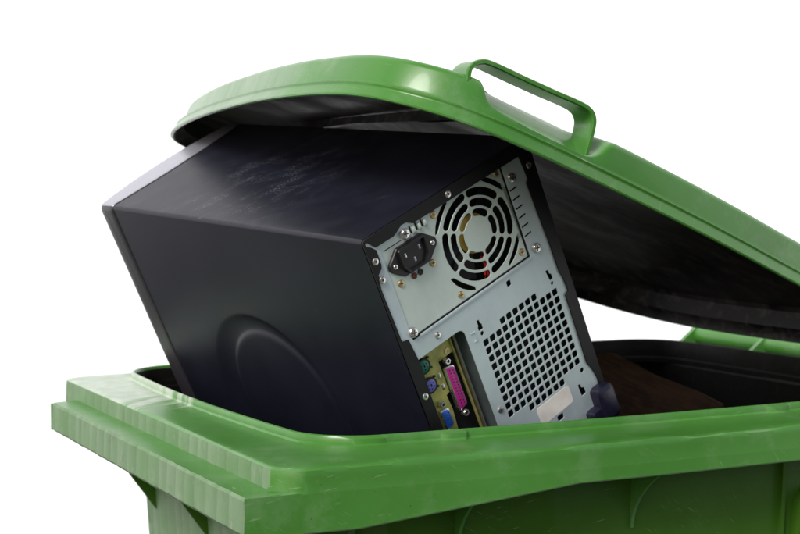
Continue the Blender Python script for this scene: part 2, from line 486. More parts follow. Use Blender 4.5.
    for gy in (.535, .405, .275, .145, .04):
        bm = bmesh.new()
        prism(bm, [bl(.765, gy, RIM - .012), bl(.765, gy, RIM - .004), bl(.793, gy, RIM + .017), bl(.806, gy, RIM + .020), bl(.812, gy, RIM + .006), bl(.79, gy, RIM - .012)], (0, .006, 0))
        link_mesh('gusset', bm, M['green'], hb, 40)
    build_lid(root)
    return root

# ---- the lid, in its own frame: r from the hinge, Y across, n out of the lid
TH = R(20.5); HX = .78; HZ = 0.
def lid_pt(r, y, n):
    x = HX - r * math.cos(TH) + n * math.sin(TH)
    z = HZ + r * math.sin(TH) + n * math.cos(TH)
    return bl(x, y, RIM + z)
def catmull(pts, step):
    out = []; n = len(pts)
    for i in range(n):
        p0, p1, p2, p3 = [Vector(pts[(i + k) % n]) for k in (-1, 0, 1, 2)]
        m = max(2, int((p2 - p1).length / step))
        for k in range(m):
            t = k / m
            out.append(.5 * ((2 * p1) + (-p0 + p2) * t + (2 * p0 - 5 * p1 + 4 * p2 - p3) * t * t + (-p0 + 3 * p1 - 3 * p2 + p3) * t ** 3))
    return out
def resample(pts, n):
    P = pts + [pts[0]]; L = [0]
    for a, b in zip(P, P[1:]): L.append(L[-1] + (b - a).length)
    out = []; j = 0
    for k in range(n):
        s = L[-1] * k / n
        while L[j + 1] < s: j += 1
        t = (s - L[j]) / (L[j + 1] - L[j] + 1e-12); out.append(P[j].lerp(P[j + 1], t))
    return out
def smooth_loop(p, it):
    for _ in range(it):
        n = len(p); p = [(p[i - 1] + p[i] * 2 + p[(i + 1) % n]) / 4 for i in range(n)]
    return p
def build_lid(root):
    raw = [(.105, .075), (.14, .035), (.22, .016), (.311, .006), (.40, -.012), (.476, -.024), (.571, -.033), (.628, -.0355), (.662, -.034), (.697, -.025),
           (.724, -.004), (.742, .022), (.752, .059), (.7565, .12), (.7565, .19), (.752, .268), (.742, .373), (.728, .47), (.712, .545), (.692, .590),
           (.66, .608), (.60, .615), (.50, .617), (.40, .614), (.30, .602), (.22, .574), (.168, .542), (.131, .510), (.104, .466), (.089, .42), (.081, .35), (.079, .25), (.085, .15)]
    N = 900
    O = smooth_loop(resample(catmull(raw, .003), N), 40)
    nrm = []
    for i in range(N):
        d = (O[(i + 1) % N] - O[i - 1]).normalized()
        nrm.append(Vector((-d.y, d.x)))
    ctr = sum(O, Vector((0, 0))) / N
    if (ctr - O[0]).dot(nrm[0]) < 0: nrm = [-v for v in nrm]
    nrm = smooth_loop(nrm, 30); nrm = [v.normalized() for v in nrm]
    # notch behind the handle on the near long side
    def notch(p):
        if p.y > .1: return 0.
        tab = [(.551, 0), (.5545, .06), (.557, .42), (.561, .66), (.566, .86), (.572, .97), (.58, 1), (.61, 1), (.630, .97), (.645, .91), (.656, .86), (.664, .78), (.6695, .66), (.673, .42), (.6755, .14), (.678, 0)]
        for (x0, k0), (x1, k1) in zip(tab, tab[1:]):
            if x0 <= p.x <= x1: return lerp(k0, k1, (p.x - x0) / (x1 - x0))
        return 0.
    K = [notch(p) for p in O]
    for _ in range(2): K = [(K[i - 1] + 2 * K[i] + K[(i + 1) % N]) / 4 for i in range(N)]
    def ring(off, n, noff=None, nn=None):
        out = []
        for i in range(N):
            o, h = off, n
            if noff is not None: o = lerp(off, noff, K[i]); h = lerp(n, nn, K[i])
            q = O[i] + nrm[i] * o
            out.append(lid_pt(q.x, q.y, h))
        return out
    def shrink(f, n, base=.022, K2=None):
        return [lid_pt(*((O[i] + nrm[i] * base).lerp(Vector((ctr.x, ctr.y)), f)), n) for i in range(N)]
    bm = bmesh.new()
    rings = [ring(.0032, 0.0004), ring(.0022, -.0004), ring(.0004, 0), ring(0, .0012), ring(.0004, .0026), ring(.0030, .0084), ring(.0032, .0094), ring(.0030, .0101), ring(.0025, .0107), ring(.0024, .0114), ring(.0032, .0121), ring(.0048, .0125), ring(.0068, .0126), ring(.0078, .0127),
             ring(.0081, .0132, .0081, .0130), ring(.0083, .0155, .0083, .0140), ring(.0094, .0318, .0086, .0160), ring(.0098, .0334, .0092, .0166), ring(.0108, .0352, .0104, .0172), ring(.0124, .0364, .0126, .0175),
             ring(.0150, .0371, .0220, .0180), ring(.0180, .0376, .0270, .0192), ring(.0200, .0379, .0340, .0262), ring(.0215, .0381, .0450, .0345), ring(.0240, .0386, .0510, .0382), ring(.030, .0398, .060, .0402)]
    rings += [shrink(.15, .045, .03), shrink(.3, .049, .03), shrink(.6, .053, .03), shrink(.95, .054, .03)]
    loft(bm, rings, cap1=True)
    # underside
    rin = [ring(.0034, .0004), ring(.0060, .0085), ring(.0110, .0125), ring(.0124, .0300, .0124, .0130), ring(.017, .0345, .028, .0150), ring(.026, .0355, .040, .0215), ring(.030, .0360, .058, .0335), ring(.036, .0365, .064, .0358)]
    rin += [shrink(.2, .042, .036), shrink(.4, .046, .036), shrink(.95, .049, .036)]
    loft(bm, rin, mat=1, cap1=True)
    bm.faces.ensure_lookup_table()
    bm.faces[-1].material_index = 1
    # close the two open loops at the bottom edge
    bmesh.ops.remove_doubles(bm, verts=bm.verts[:], dist=.00021)
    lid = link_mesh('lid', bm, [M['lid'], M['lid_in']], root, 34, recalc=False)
    # stiffening ribs under the lid
    for r0 in (.62,):
        bm = bmesh.new()
        prism(bm, [lid_pt(r0, .06, .043), lid_pt(r0, .075, .031), lid_pt(r0, .30, .036), lid_pt(r0, .505, .031), lid_pt(r0, .52, .043)], lid_pt(r0 + .004, 0, 0) - lid_pt(r0, 0, 0))
        link_mesh('rib', bm, M['lid_in'], lid, 30)
    for y0 in (.10, .36):                                   # hinge arms
        bm = bmesh.new()
        prism(bm, [lid_pt(.12, y0, .030), lid_pt(.12, y0, .012), lid_pt(.03, y0, -.004), lid_pt(-.028, y0, -.002), lid_pt(-.036, y0, .012), lid_pt(-.024, y0, .024), lid_pt(.03, y0, .026)], (0, .035, 0)) if y0 < .2 else None
        if y0 < .2: link_mesh('hinge_arm', bm, M['lid'], lid, 40)
        else: bm.free()
    # handle: a flat strap bent over the notch
    path = [(0.682, 0.024), (0.6858, 0.0383), (0.685, 0.0437), (0.6805, 0.0485), (0.671, 0.0512), (0.64, 0.0516), (0.6126, 0.0521), (0.5888, 0.0528), (0.5788, 0.0515), (0.5738, 0.047), (0.572, 0.0398), (0.5713, 0.03), (0.5708, 0.017)]
    P = [Vector(p) for p in path]
    fine = []
    for i in range(len(P) - 1):
        p0 = P[max(i - 1, 0)]; p1 = P[i]; p2 = P[i + 1]; p3 = P[min(i + 2, len(P) - 1)]
        m = 6
        for k in range(m):
            t = k / m
            fine.append(.5 * ((2 * p1) + (-p0 + p2) * t + (2 * p0 - 5 * p1 + 4 * p2 - p3) * t * t + (-p0 + 3 * p1 - 3 * p2 + p3) * t ** 3))
    fine.append(P[-1])
    bm = bmesh.new(); rings = []
    for i, p in enumerate(fine):
        d = (fine[min(i + 1, len(fine) - 1)] - fine[max(i - 1, 0)]).normalized(); nn = Vector((-d.y, d.x))   # in (r, n)
        t = i / (len(fine) - 1)
        w0, w1 = -.0185, .0085
        out, inn = -.0034, .0034
        sec = []
        # rounded strap section with a bead along the near edge
        for a, b in ((w0, -.0020), (w0 + .0010, -.0027), (w0 + .0030, -.0026), (w0 + .0044, -.0020), (w1 - .002, -.0020), (w1, -.0012), (w1, .0004), (w1 - .002, .0010),
                     (w0 + .0044, .0010), (w0 + .0030, .0012), (w0 + .0010, .0013), (w0, .0006)):
            q = p - nn * b * -1
            sec.append(lid_pt(q.x, a, q.y))
        rings.append(sec)
    loft(bm, rings, cap0=True, cap1=True)
    link_mesh('handle', bm, M['lid'], lid, 50)

# ================================================================== THE COMPUTER
W, D, H = .182, .385, .36
RW = ((.880363, .201684, .429283), (.155849, -.977839, .139793), (.447964, -.056165, -.892286))   # columns: along the width, out of the rear, down
T0 = Vector((.088394, .034693, 1.15314))
def pl(u, v, d=0.):
    """tower-local point: u across the rear, v down from the top, d depth into the case (metres)"""
    return Vector((u - W / 2, d - D / 2, H - v))
def dfront(u): return D + .030 * max(0, u / W) ** 1.6
def plate(outline, holes, d0, d1, bev=.0002):
    """sheet with holes in the plane of the rear, between depths d0 and d1 (all in mm for the outline)"""
    cu = bpy.data.curves.new('plate', 'CURVE'); cu.dimensions = '2D'; cu.fill_mode = 'BOTH'
    th = (d1 - d0) / 2
    cu.extrude = th - bev; cu.bevel_depth = bev; cu.bevel_resolution = 0; cu.offset = -bev
    for poly in [outline] + holes:
        sp = cu.splines.new('POLY'); sp.points.add(len(poly) - 1); sp.use_cyclic_u = True
        for p, (u, v) in zip(sp.points, poly): p.co = (u / 1000, -v / 1000, 0, 1)
    o = bpy.data.objects.new('plate', cu); COL.objects.link(o)
    dg = bpy.context.evaluated_depsgraph_get()
    me = bpy.data.meshes.new_from_object(o.evaluated_get(dg))
    bpy.data.objects.remove(o); bpy.data.curves.remove(cu)
    for v in me.vertices:
        x, y, z = v.co
        v.co = pl(x, -y, (d0 + d1) / 2 - z)
    return me
def circ(u, v, r, n=16, a0=0.): return [(u + r * math.cos(a0 + 2 * math.pi * k / n), v + r * math.sin(a0 + 2 * math.pi * k / n)) for k in range(n)]
def rsq(u, v, w, h, r=1.2, n=4):
    out = []
    for cx, cy, a0 in ((u + w / 2 - r, v + h / 2 - r, 0), (u - w / 2 + r, v + h / 2 - r, 90), (u - w / 2 + r, v - h / 2 + r, 180), (u + w / 2 - r, v - h / 2 + r, 270)):
        for k in range(n): a = R(a0 + 90 * k / (n - 1)); out.append((cx + r * math.cos(a), cy + r * math.sin(a)))
    return out
def slot(cu, cv, r0, r1, a0, a1, n=12):
    """annular slot with rounded ends, angles in degrees"""
    rm, hw = (r0 + r1) / 2, (r1 - r0) / 2
    e = math.degrees(hw / rm)
    b0, b1 = a0 + e, a1 - e
    out = [(cu + r1 * math.cos(R(b0 + (b1 - b0) * k / n)), cv + r1 * math.sin(R(b0 + (b1 - b0) * k / n))) for k in range(n + 1)]
    def endcap(a, s):
        c = (cu + rm * math.cos(R(a)), cv + rm * math.sin(R(a)))
        return [(c[0] + hw * math.cos(R(a + s * t)), c[1] + hw * math.sin(R(a + s * t))) for t in (30, 60, 90, 120, 150)]
    out += endcap(b1, 1)
    out += [(cu + r0 * math.cos(R(b1 + (b0 - b1) * k / n)), cv + r0 * math.sin(R(b1 + (b0 - b1) * k / n))) for k in range(n + 1)]
    out += [p for p in reversed(endcap(b0, -1))]
    return out
def lathe(bm, prof, u, v, d, n=18, mat=0, cap=True):
    """prof: (radius mm, height mm out of the rear)"""
    rings = [[pl((u + r * math.cos(a)) / 1000, (v + r * math.sin(a)) / 1000, (d - h) / 1000) for a in [2 * math.pi * k / n for k in range(n)]] for r, h in prof]
    return loft(bm, rings, mat=mat, cap1=cap)
def dshape(u, v, w, h, taper, r=1.5):
    """D-shaped connector outline, long side along v"""
    out = []
    pts = [(u - w / 2, v - h / 2), (u + w / 2, v - h / 2 + taper), (u + w / 2, v + h / 2 - taper), (u - w / 2, v + h / 2)]
    n = len(pts)
    for i in range(n):
        p = Vector(pts[i]); a = (Vector(pts[i - 1]) - p).normalized(); b = (Vector(pts[(i + 1) % n]) - p).normalized()
        for t in (0, .5, 1): 
            q = p + a * r * (1 - t) + b * r * t if t in (0, 1) else p + (a + b) * r * .28
            out.append(tuple(q))
    return out
def solid(bm, outline, d0, d1, mat=0, inset=0., front=True):
    """closed block from an outline (mm) between depths (mm); d0 is nearer the viewer"""
    c = (sum(p[0] for p in outline) / len(outline), sum(p[1] for p in outline) / len(outline))
    def sc(k): return [((c[0] + (p[0] - c[0]) * k), (c[1] + (p[1] - c[1]) * k)) for p in outline]
    a = [pl(p[0] / 1000, p[1] / 1000, d1 / 1000) for p in outline]
    b = [pl(p[0] / 1000, p[1] / 1000, (d0 + inset) / 1000) for p in outline]
    rs = [a, b]
    if inset:
        w = max(abs(p[0] - c[0]) for p in outline)
        rs.append([pl(p[0] / 1000, p[1] / 1000, d0 / 1000) for p in sc(1 - inset / w)])
    loft(bm, rs, mat=mat, cap0=True, cap1=front)

def build_tower():
    root = empty('computer_tower', (0, 0, 0), 'discarded black desktop computer tower tipped into the green bin with its grey rear panel showing', 'computer')
    mw = Matrix(((RW[0][0], -RW[0][1], -RW[0][2]), (RW[1][0], -RW[1][1], -RW[1][2]), (RW[2][0], -RW[2][1], -RW[2][2])))
    loc = T0 + Vector((RW[0][0] * W / 2 - RW[0][1] * D / 2 + RW[0][2] * H, RW[1][0] * W / 2 - RW[1][1] * D / 2 + RW[1][2] * H, RW[2][0] * W / 2 - RW[2][1] * D / 2 + RW[2][2] * H))
    root.matrix_world = Matrix.Translation(loc) @ mw.to_4x4()

    # ---- sheet-metal cover: left side, top and right side folded from one sheet
    fr = .0032
    prof = [(0, H - (H - fr) * k / 10) for k in range(9, 10)]
    for k in range(7): a = R(15 * k); prof.append((fr - fr * math.cos(a), fr - fr * math.sin(a)))
    for k in range(1, 24): prof.append((fr + (W - 2 * fr) * k / 24, 0))
    for k in range(7): a = R(90 - 15 * k); prof.append((W - fr + fr * math.cos(a), fr - fr * math.sin(a)))
    for k in range(1, 9): prof.append((W, fr + (H - fr) * k / 8))
    prof = prof[1:]
    bm = bmesh.new()
    loft(bm, [[pl(u, v, .0012 + (dfront(u) - .0012) * j / 20) for u, v in prof] for j in range(21)], closed=False)
    # side panel: rings running from the pressed disc through the groove out to the edges of the sheet
    def ringc(c, r, dep, n=160): return [pl(dep, c[1] + r * math.sin(2 * math.pi * k / n), c[0] + r * math.cos(2 * math.pi * k / n)) for k in range(n)]
    ci, co = (.206, .186), (.214, .190)
    def mid(t): return (lerp(ci[0], co[0], t), lerp(ci[1], co[1], t)), lerp(.0765, .097, t)
    rg = [ringc(ci, r, d) for r, d in ((.0005, .0002), (.02, .0003), (.04, .0005), (.055, .0008), (.068, .0012), (.0715, .0011), (.0735, .0014), (.0752, .0020))]
    for t, d in ((0, .0026), (.08, .0028), (.35, .0026), (.62, .0019), (.80, .0010), (.92, .0004), (.99, .0001)):
        c, r = mid(t); rg.append(ringc(c, r, d))
    def edge(k, f, n=160):
        a = 2 * math.pi * k / n; cx, sy = math.cos(a), math.sin(a)
        ts = []
        if cx > 1e-9: ts.append((D - co[0]) / cx)
        if cx < -1e-9: ts.append((.0012 - co[0]) / cx)
        if sy > 1e-9: ts.append((H - co[1]) / sy)
        if sy < -1e-9: ts.append((fr - co[1]) / sy)
        r = lerp(.098, min(ts), f)
        return pl(0, co[1] + r * sy, co[0] + r * cx)
    for f in (0, .1, .4, .75, 1): rg.append([edge(k, f) for k in range(160)])
    bs = bmesh.new()
    loft(bs, rg, cap0=True)
    # square the corners off
    for cd_, cv_ in ((D, fr), (.0012, fr), (D, H), (.0012, H)):
        a0 = math.atan2(cv_ - co[1], cd_ - co[0]) % (2 * math.pi); k = int(a0 / (2 * math.pi) * 160)
        p, q = edge(k, 1), edge((k + 1) % 160, 1)
        bs.faces.new([bs.verts.new(x) for x in (p, pl(0, cv_, cd_), q)])
    bmesh.ops.remove_doubles(bs, verts=bs.verts[:], dist=1e-6)
    link_mesh('side_panel', bs, M['case'], root, 40)
    # inner skin at the rear edge gives the sheet a thickness
    q = [pl(lerp(u, W / 2, .0012 / (W / 2) * 1.0), v + (.0012 if v < .01 else 0), .0012) for u, v in prof]
    loft(bm, [[pl(u, v, .0012) for u, v in prof], q, [p + Vector((0, .02, 0)) for p in q]], closed=False)
    link_mesh('cover', bm, M['case'], root, 40)

    # ---- front bezel with a bulged face
    bm = bmesh.new(); rings = []
    ins = .0
    sec = []
    nU = 24
    def bez(k_edge, dd, k_top=None):
        """outline ring of the bezel, shrunk by k_edge, at depth offset dd of the bulge (0..1)"""
        pts = []
        rr = .006
        def corner(cu, cv, a0):
            for k in range(6): a = R(a0 + 18 * k); pts.append((cu + (rr) * math.cos(a), cv + rr * math.sin(a)))
        x0, x1, y0, y1 = -.0006 + k_edge, W + .0006 - k_edge, -.0006 + (k_edge if k_top is None else k_top), H - k_edge
        corner(x0 + rr, y0 + rr, 180)
        for k in range(1, nU): pts.append((x0 + rr + (x1 - x0 - 2 * rr) * k / nU, y0))
        corner(x1 - rr, y0 + rr, 270)
        for k in range(1, nU): pts.append((x1, y0 + rr + (y1 - y0 - 2 * rr) * k / nU))
        corner(x1 - rr, y1 - rr, 0)
        for k in range(1, nU): pts.append((x1 - rr - (x1 - x0 - 2 * rr) * k / nU, y1))
        corner(x0 + rr, y1 - rr, 90)
        for k in range(1, nU): pts.append((x0, y1 - rr - (y1 - y0 - 2 * rr) * k / nU))
        out = []
        for u, v in pts:
            t = max(0, min(1, u / W))
            thick = .0235 + .021 * math.sin(math.pi * min(1, t * .98 + .02)) ** .8
            out.append(pl(u, v, dfront(u) + .0026 + thick * dd))
        return out
    rings = [bez(.004, -.0), bez(.0012, 0.0), bez(.0004, .012), bez(0, .05, .0001), bez(0, .25, .0003), bez(.0001, .6, .0007), bez(.0002, .86, .0011), bez(.0007, .93, .0018), bez(.0018, .975, .0032), bez(.005, 1.0, .007), bez(.012, 1.01, .014)]
    loft(bm, rings, cap1=True)
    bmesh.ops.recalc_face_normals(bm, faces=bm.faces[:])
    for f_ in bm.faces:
        if f_.normal.z > .8: f_.material_index = 1  # upward faces take the painted sky sheen
    bz = link_mesh('front_bezel', bm, [M['bezel'], M['bezel_sheen']], root, 50)

    # ---- dark inside of the case
    bm = bmesh.new()
    box(bm, pl(.004, H - .004, .020), pl(W - .004, .004, D - .01))
    rs = []
    for dd in (-.004, .0045):
        rs.append([pl(u, v, dfront(u) + dd) for u, v in [(.0012, H - .002), (.0012, .0032), (.0030, .0014)] + [(.003 + (W - .006) * k / 16, .0012) for k in range(1, 17)] + [(W - .0012, .0032), (W - .0012, H - .002)]])
    loft(bm, rs, cap0=True, cap1=True)
    link_mesh('chassis', bm, M['dark'], root, 0)

    # ---- grey sheet outline (mm) and the black frame round it
    grey = [(1.7, 3.6), (4.2, 3.2), (7.2, 6.2), (10.0, 10.4), (28.6, 10.6), (33.5, 8.6), (38.2, 6.2), (44, 6.6), (49, 10.2), (68, 10.5), (106, 10.9), (142, 11.2), (167.9, 11.6),
            (169.3, 24), (169.8, 32.4), (167.4, 35.6), (168.6, 60), (171.0, 94), (171.6, 120), (173.6, 127), (174.4, 139), (170.2, 141.2), (169.9, 195), (169.6, 207), (173.4, 216),
            (175.6, 225), (175.4, 232), (175, 352), (11, 352), (10.4, 140), (11.4, 113), (8.9, 90), (2.6, 88.7), (2.3, 68.8), (1.6, 42), (3.8, 30.6), (8.4, 27.4), (9.3, 24.5), (9.6, 12.4), (6.0, 8.2), (2.2, 5.8)]
    frame_out = [(.1, 2.8), (.9, .9), (2.8, .1), (179.2, .1), (181.1, .9), (181.9, 2.8), (181.9, 358), (.1, 358)]
    f = link_data('rear_frame', plate(frame_out, [grey], -.0010, .0004), M['strip'], root, 30)
    bm = bmesh.new()                                       # joint in the right-hand strip
    solid(bm, [(169.2, 34.2), (181, 35.0), (181, 35.5), (169.2, 34.7)], -1.12, -.9)
    link_mesh('joint', bm, M['hole'], f, 0)

    # ---- grey rear panel with its cut-outs
    back_out = [(.9, 2.9), (178, 2.9), (178, 356), (.9, 356)]
    holes = []
    holes.append(rsq(81.2, 52.3, 135.0, 83.0, 1.0))        # window the power supply sits in: u 13.7..148.7, v 10.8..93.8
    io = [(11, 300), (11, 110.4)] + [(55.4 + 6 * math.cos(R(a)), 116.6 + 6 * math.sin(R(a))) for a in (-90, -70, -50, -30, -10)] + [(61.6, 122), (63.2, 300)]
    holes.append(io)
    for r in range(12):
        for c in range(12):
            if r in (0, 11) and not 3 <= c <= 8: continue
            holes.append(rsq(78.6 + 7.55 * c, 126.1 + 7.52 * r, 5.7, 5.7, 1.35))
    holes.append(rsq(119, 101.6, 4.6, 5.0, 1.2))
    holes.append([(76.4, 112.4), (78.6, 112.6), (79.2, 116.4), (80.2, 117.0), (80.3, 121.4), (75.6, 121.6), (75.2, 118.2), (76.3, 117.4)])
    holes.append(circ(77.7, 124.6, 1.8)); holes.append(circ(161.9, 125.2, 1.5)); holes.append(circ(163.6, 211, 2.1))
    holes.append([(158.8, 112.6), (161.4, 112.4), (162.4, 116.6), (164.0, 117.4), (164.0, 121.6), (160.6, 122.0), (159.8, 117.4)])
    holes.append([(154.2, 220.6), (156.6, 220.8), (157.4, 224.6), (160.2, 226.0), (160.4, 231.6), (154.8, 231.8)])
    holes.append(rsq(126, 235, 7, 5, 1)); holes.append(circ(84.5, 221.5, 1.7))
    rp = link_data('rear_panel', plate(back_out, holes, .0007, .0015), M['zinc'], root, 30)
    # embossed bracket tab
    bm = bmesh.new()
    for o in ([(66.2, 118.6), (71.4, 118.9), (71.4, 119.7), (66.2, 119.4)], [(70.6, 119.7), (71.4, 119.7), (71.2, 127.2), (70.4, 127.2)], [(67.6, 126.4), (70.4, 126.4), (70.4, 127.4), (67.6, 127.4)]):
        solid(bm, o, .1, 1.0)
    link_mesh('bracket', bm, M['zinc'], rp, 30)
    # pressed louvre slits right of the power supply
    for k in range(6):
        v0 = 33.2 + 8.2 * k
        bm = bmesh.new()
        solid(bm, [(149.6, v0 + .1), (157.2, v0 - .5), (157.6, v0 + .2), (157.0, v0 + .9), (149.6, v0 + 1.3)], .62, .9)
        sl = link_mesh('louvre_slit', bm, M['hole'], rp, 0)
        bm = bmesh.new()
        solid(bm, [(149.6, v0 + 1.3), (157.0, v0 + .9), (157.2, v0 + 2.2), (149.6, v0 + 2.6)], .1, .9, inset=.35)
        link_mesh('louvre', bm, M['zinc'], rp, 30)

    # ---- power supply
    ps = empty_child = link_data('power_supply', plate([(10, 6.5), (147.2, 6.5), (147.2, 92.4), (10, 92.4)],
        [slot(106.7, 50, r0, r1, a + 1.5 * 37 / r1, a + 60 - 1.5 * 37 / r1) for r0, r1 in ((14.6, 20.4), (22.6, 28.8), (31, 37.4)) for a in (30, 90, 150, 210, 270, 330)]
        + [[(106.7 + r * math.cos(R(a)), 50 + r * math.sin(R(a))) for r, a in
            [(44.6, c - 19), (45.2, c - 10), (45.4, c), (45.2, c + 10), (44.6, c + 19), (42.0, c + 17), (41.0, c + 8), (40.8, c), (41.0, c - 8), (42.0, c - 17)]] for c in (-135, -45, 45, 135)]
        + [rsq(40, 32.6, 30, 23, 3)], .0017, .0026), M['psu'], root, 30)
    bm = bmesh.new()                                       # bent lip under the power supply opening
    solid(bm, [(20.5, 93.0), (149.5, 93.0), (149.5, 94.3), (20.5, 94.3)], -.5, 1.2, inset=.4)
    link_mesh('sheet_lip', bm, M['zinc'], rp, 30)
    bm = bmesh.new()
    solid(bm, [(20.0, 91.5), (148.6, 91.5), (148.6, 93.0), (20.0, 93.0)], 1.25, 1.9)
    solid(bm, [(147.3, 12), (148.5, 12), (148.5, 91.5), (147.3, 91.5)], 1.25, 1.9)
    link_mesh('shadow_gap', bm, M['hole'], ps, 0)
    # fan behind the slots
    bm = bmesh.new()
    for k in range(7):
        a0 = 2 * math.pi * k / 7
        rs = []
        for r in (14, 22, 30, 38):
            rs.append([pl((106.7 + r * math.cos(a0 + s)) / 1000, (50 + r * math.sin(a0 + s)) / 1000, dd) for s, dd in ((0, .012), (.35, .016), (.62, .022))])
        loft(bm, rs, closed=False)
    fan = link_mesh('fan', bm, M['rub'], ps, 40)
    bm = bmesh.new(); lathe(bm, [(16.2, -9), (16.2, -7.5), (15.6, -7), (.1, -7)], 106.7, 50, 0, 40); link_mesh('hub', bm, M['gold'], fan, 40)
    bm = bmesh.new()
    for pts in ([(100, 94), (104, 86), (107, 78), (106, 70), (110, 64)], [(108, 93), (107, 85), (110, 76), (112, 68)]):
        tube(bm, [pl(u / 1000, v / 1000, .007) for u, v in pts], .00085, 8)
    link_mesh('wire', bm, M['red'], fan, 40)
    # ---- mains socket
    bm = bmesh.new()
    fl = []
    for c, a0 in (((59.8, 32.7), -60), ((20.2, 32.5), 120)):
        for k in range(9): a = R(a0 + 15 * k); fl.append((c[0] + 5.2 * math.cos(a), c[1] + 5.2 * math.sin(a)))
        if a0 == -60: fl += [(53.5, 44.6), (26.5, 44.6)]
        else: fl += [(26.5, 20.6), (53.5, 20.6)]
    solid(bm, fl, -.9, 1.7, inset=.6)
    body = [(26.6, 21.6), (53.4, 21.6), (54.4, 22.6), (54.4, 36.4), (49.2, 43.6), (30.8, 43.6), (25.6, 36.4), (25.6, 22.6)]
    def sc(k): return [(40 + (u - 40) * k, 32.6 + (v - 32.6) * k) for u, v in body]
    rs = [[pl(u / 1000, v / 1000, d / 1000) for u, v in sc(k)] for k, d in ((1, -.8), (1, -3.2), (.97, -3.8), (.86, -3.8), (.84, -3.0), (.82, 11))]
    loft(bm, rs, cap1=True)
    sock = link_mesh('power_socket', bm, M['rub'], ps, 35)
    for u, v in ((32.6, 29.4), (47.2, 29.4), (39.9, 36.2)):
        bm = bmesh.new(); solid(bm, rsq(u, v, 2.0, 4.4, .4), -1.2, 10, inset=.4)
        link_mesh('pin', bm, M['chrome'], sock, 40)
    def screw_mesh(r, mat, h=1.7, cross=True):
        bm = bmesh.new()
        n = 20
        lathe(bm, [(r, 0), (r, h * .55), (r * .86, h * .9), (r * .55, h)], 0, 0, 0, n)
        if cross:
            for ang in (20, 110):
                ca, sa = math.cos(R(ang)), math.sin(R(ang))
                q = [(-r * .55, -r * .13), (r * .55, -r * .13), (r * .55, r * .13), (-r * .55, r * .13)]
                solid(bm, [(x * ca - y * sa, x * sa + y * ca) for x, y in q], -h - .04 - .01 * (ang > 50), -h * .5, mat=1)
        else:
            lathe(bm, [(r * .36, h + .05), (r * .30, h + .06)], 0, 0, 0, 12, mat=1)
        me = bpy.data.meshes.new('screw'); bmesh.ops.recalc_face_normals(bm, faces=bm.faces[:]); bm.to_mesh(me); bm.free()
        me.materials.append(mat); me.materials.append(M['slot'])
        for p in me.polygons: p.use_smooth = True
        me.set_sharp_from_angle(angle=R(35))
        return me
    def place(name, me, u, v, d, parent):
        o = bpy.data.objects.new(name, me); COL.objects.link(o); o.parent = parent
        o.location = Vector((u / 1000, d / 1000, -v / 1000))
        return o
    brass = screw_mesh(3.0, M['brass'], 1.2); steel = screw_mesh(4.2, M['chrome'], 2.4); rivet = screw_mesh(2.9, M['chrome'], 1.1, False); small = screw_mesh(2.0, M['chrome'], 1.0)
    for u, v in ((55.6, 48.4), (21.6, 48.0), (71.2, 14.6), (142.0, 14.8), (142.2, 85.4), (71.0, 85.6)): place('screw', brass, u, v, 1.7, ps)
    place('screw', steel, 39.3, 14.2, .7, ps)
    for u, v in ((20.2, 32.5), (59.8, 32.7)): place('screw', small, u, v, -.9, sock)
    for u, v in ((154.8, 24.1), (156.8, 89.2), (15.6, 87.8)): place('screw', steel, u, v, .7, rp)
    for u, v in ((4.9, 19.6), (5.0, 35.6), (88.9, 5.4), (174.9, 22.6), (4.9, 139.3)): place('rivet', rivet, u, v, -1.0, f)
    for u, v in ((36.6, 102.4), (69.6, 192.3)): place('rivet', rivet, u, v, .7, rp)
    for u in (48.6, 54.6, 60.4):                            # three pressed bumps over the socket
        bm = bmesh.new(); solid(bm, rsq(u, 15.6, 3.2, 5.6, 1.2), -1.0, 1.7, inset=.8)
        b = link_mesh('vent_bump', bm, M['psu'], ps, 30)
        bm = bmesh.new(); solid(bm, rsq(u - 2.3, 14.2, 1.3, 6.5, .5), 1.45, 1.72); link_mesh('slit', bm, M['hole'], b, 0)
    bm = bmesh.new(); solid(bm, [(16.8, 17.3), (35.2, 17.3), (35.2, 18.0), (16.8, 18.0)], 1.5, 1.72); link_mesh('crease', bm, M['slot'], ps, 0)
    for u, v, m in ((35.4, 48.7, 'rust'), (41.9, 48.8, 'slot')):   # pair of small hexagonal pins
        bm = bmesh.new(); lathe(bm, [(2.7, 0), (2.7, .9), (1.6, 1.2), (1.2, .7), (.1, .7)], u, v, 1.6, 6); link_mesh('test_pin', bm, M[m], ps, 20)

    # ---- recessed connector bay
    bm = bmesh.new()
    box(bm, pl(.008, .1094, .0016), pl(.0642, .1080, .019))          # ceiling of the recess
    box(bm, pl(.006, .30, .0192), pl(.0660, .108, .0200))            # back of the recess
    bay = link_mesh('connector_bay', bm, [M['dark']], root, 30)
    bm = bmesh.new()
    solid(bm, [(12, 111), (53, 111), (53, 128.5), (36.5, 129), (36.8, 157), (33, 158), (34, 172), (32, 195), (12, 195)], 12.4, 13.2)
    link_mesh('shield', bm, M['olive'], bay, 30)
    bm = bmesh.new()
    solid(bm, [(52.6, 112), (53.5, 112), (54.5, 210), (53.6, 210)], 10.8, 13.0)
    link_mesh('shield_edge', bm, M['olive'], bay, 30)
    bm = bmesh.new()
    solid(bm, [(55.4, 112), (55.9, 112), (56.9, 210), (56.4, 210)], 9.6, 13.0)
    link_mesh('slot_edge', bm, M['brass'], bay, 30)
    bm = bmesh.new()
    solid(bm, [(57.2, 112), (63.1, 112), (63.1, 250), (57.2, 250)], 17.2, 18.0)
    link_mesh('inner_wall', bm, M['psu'], bay, 30)
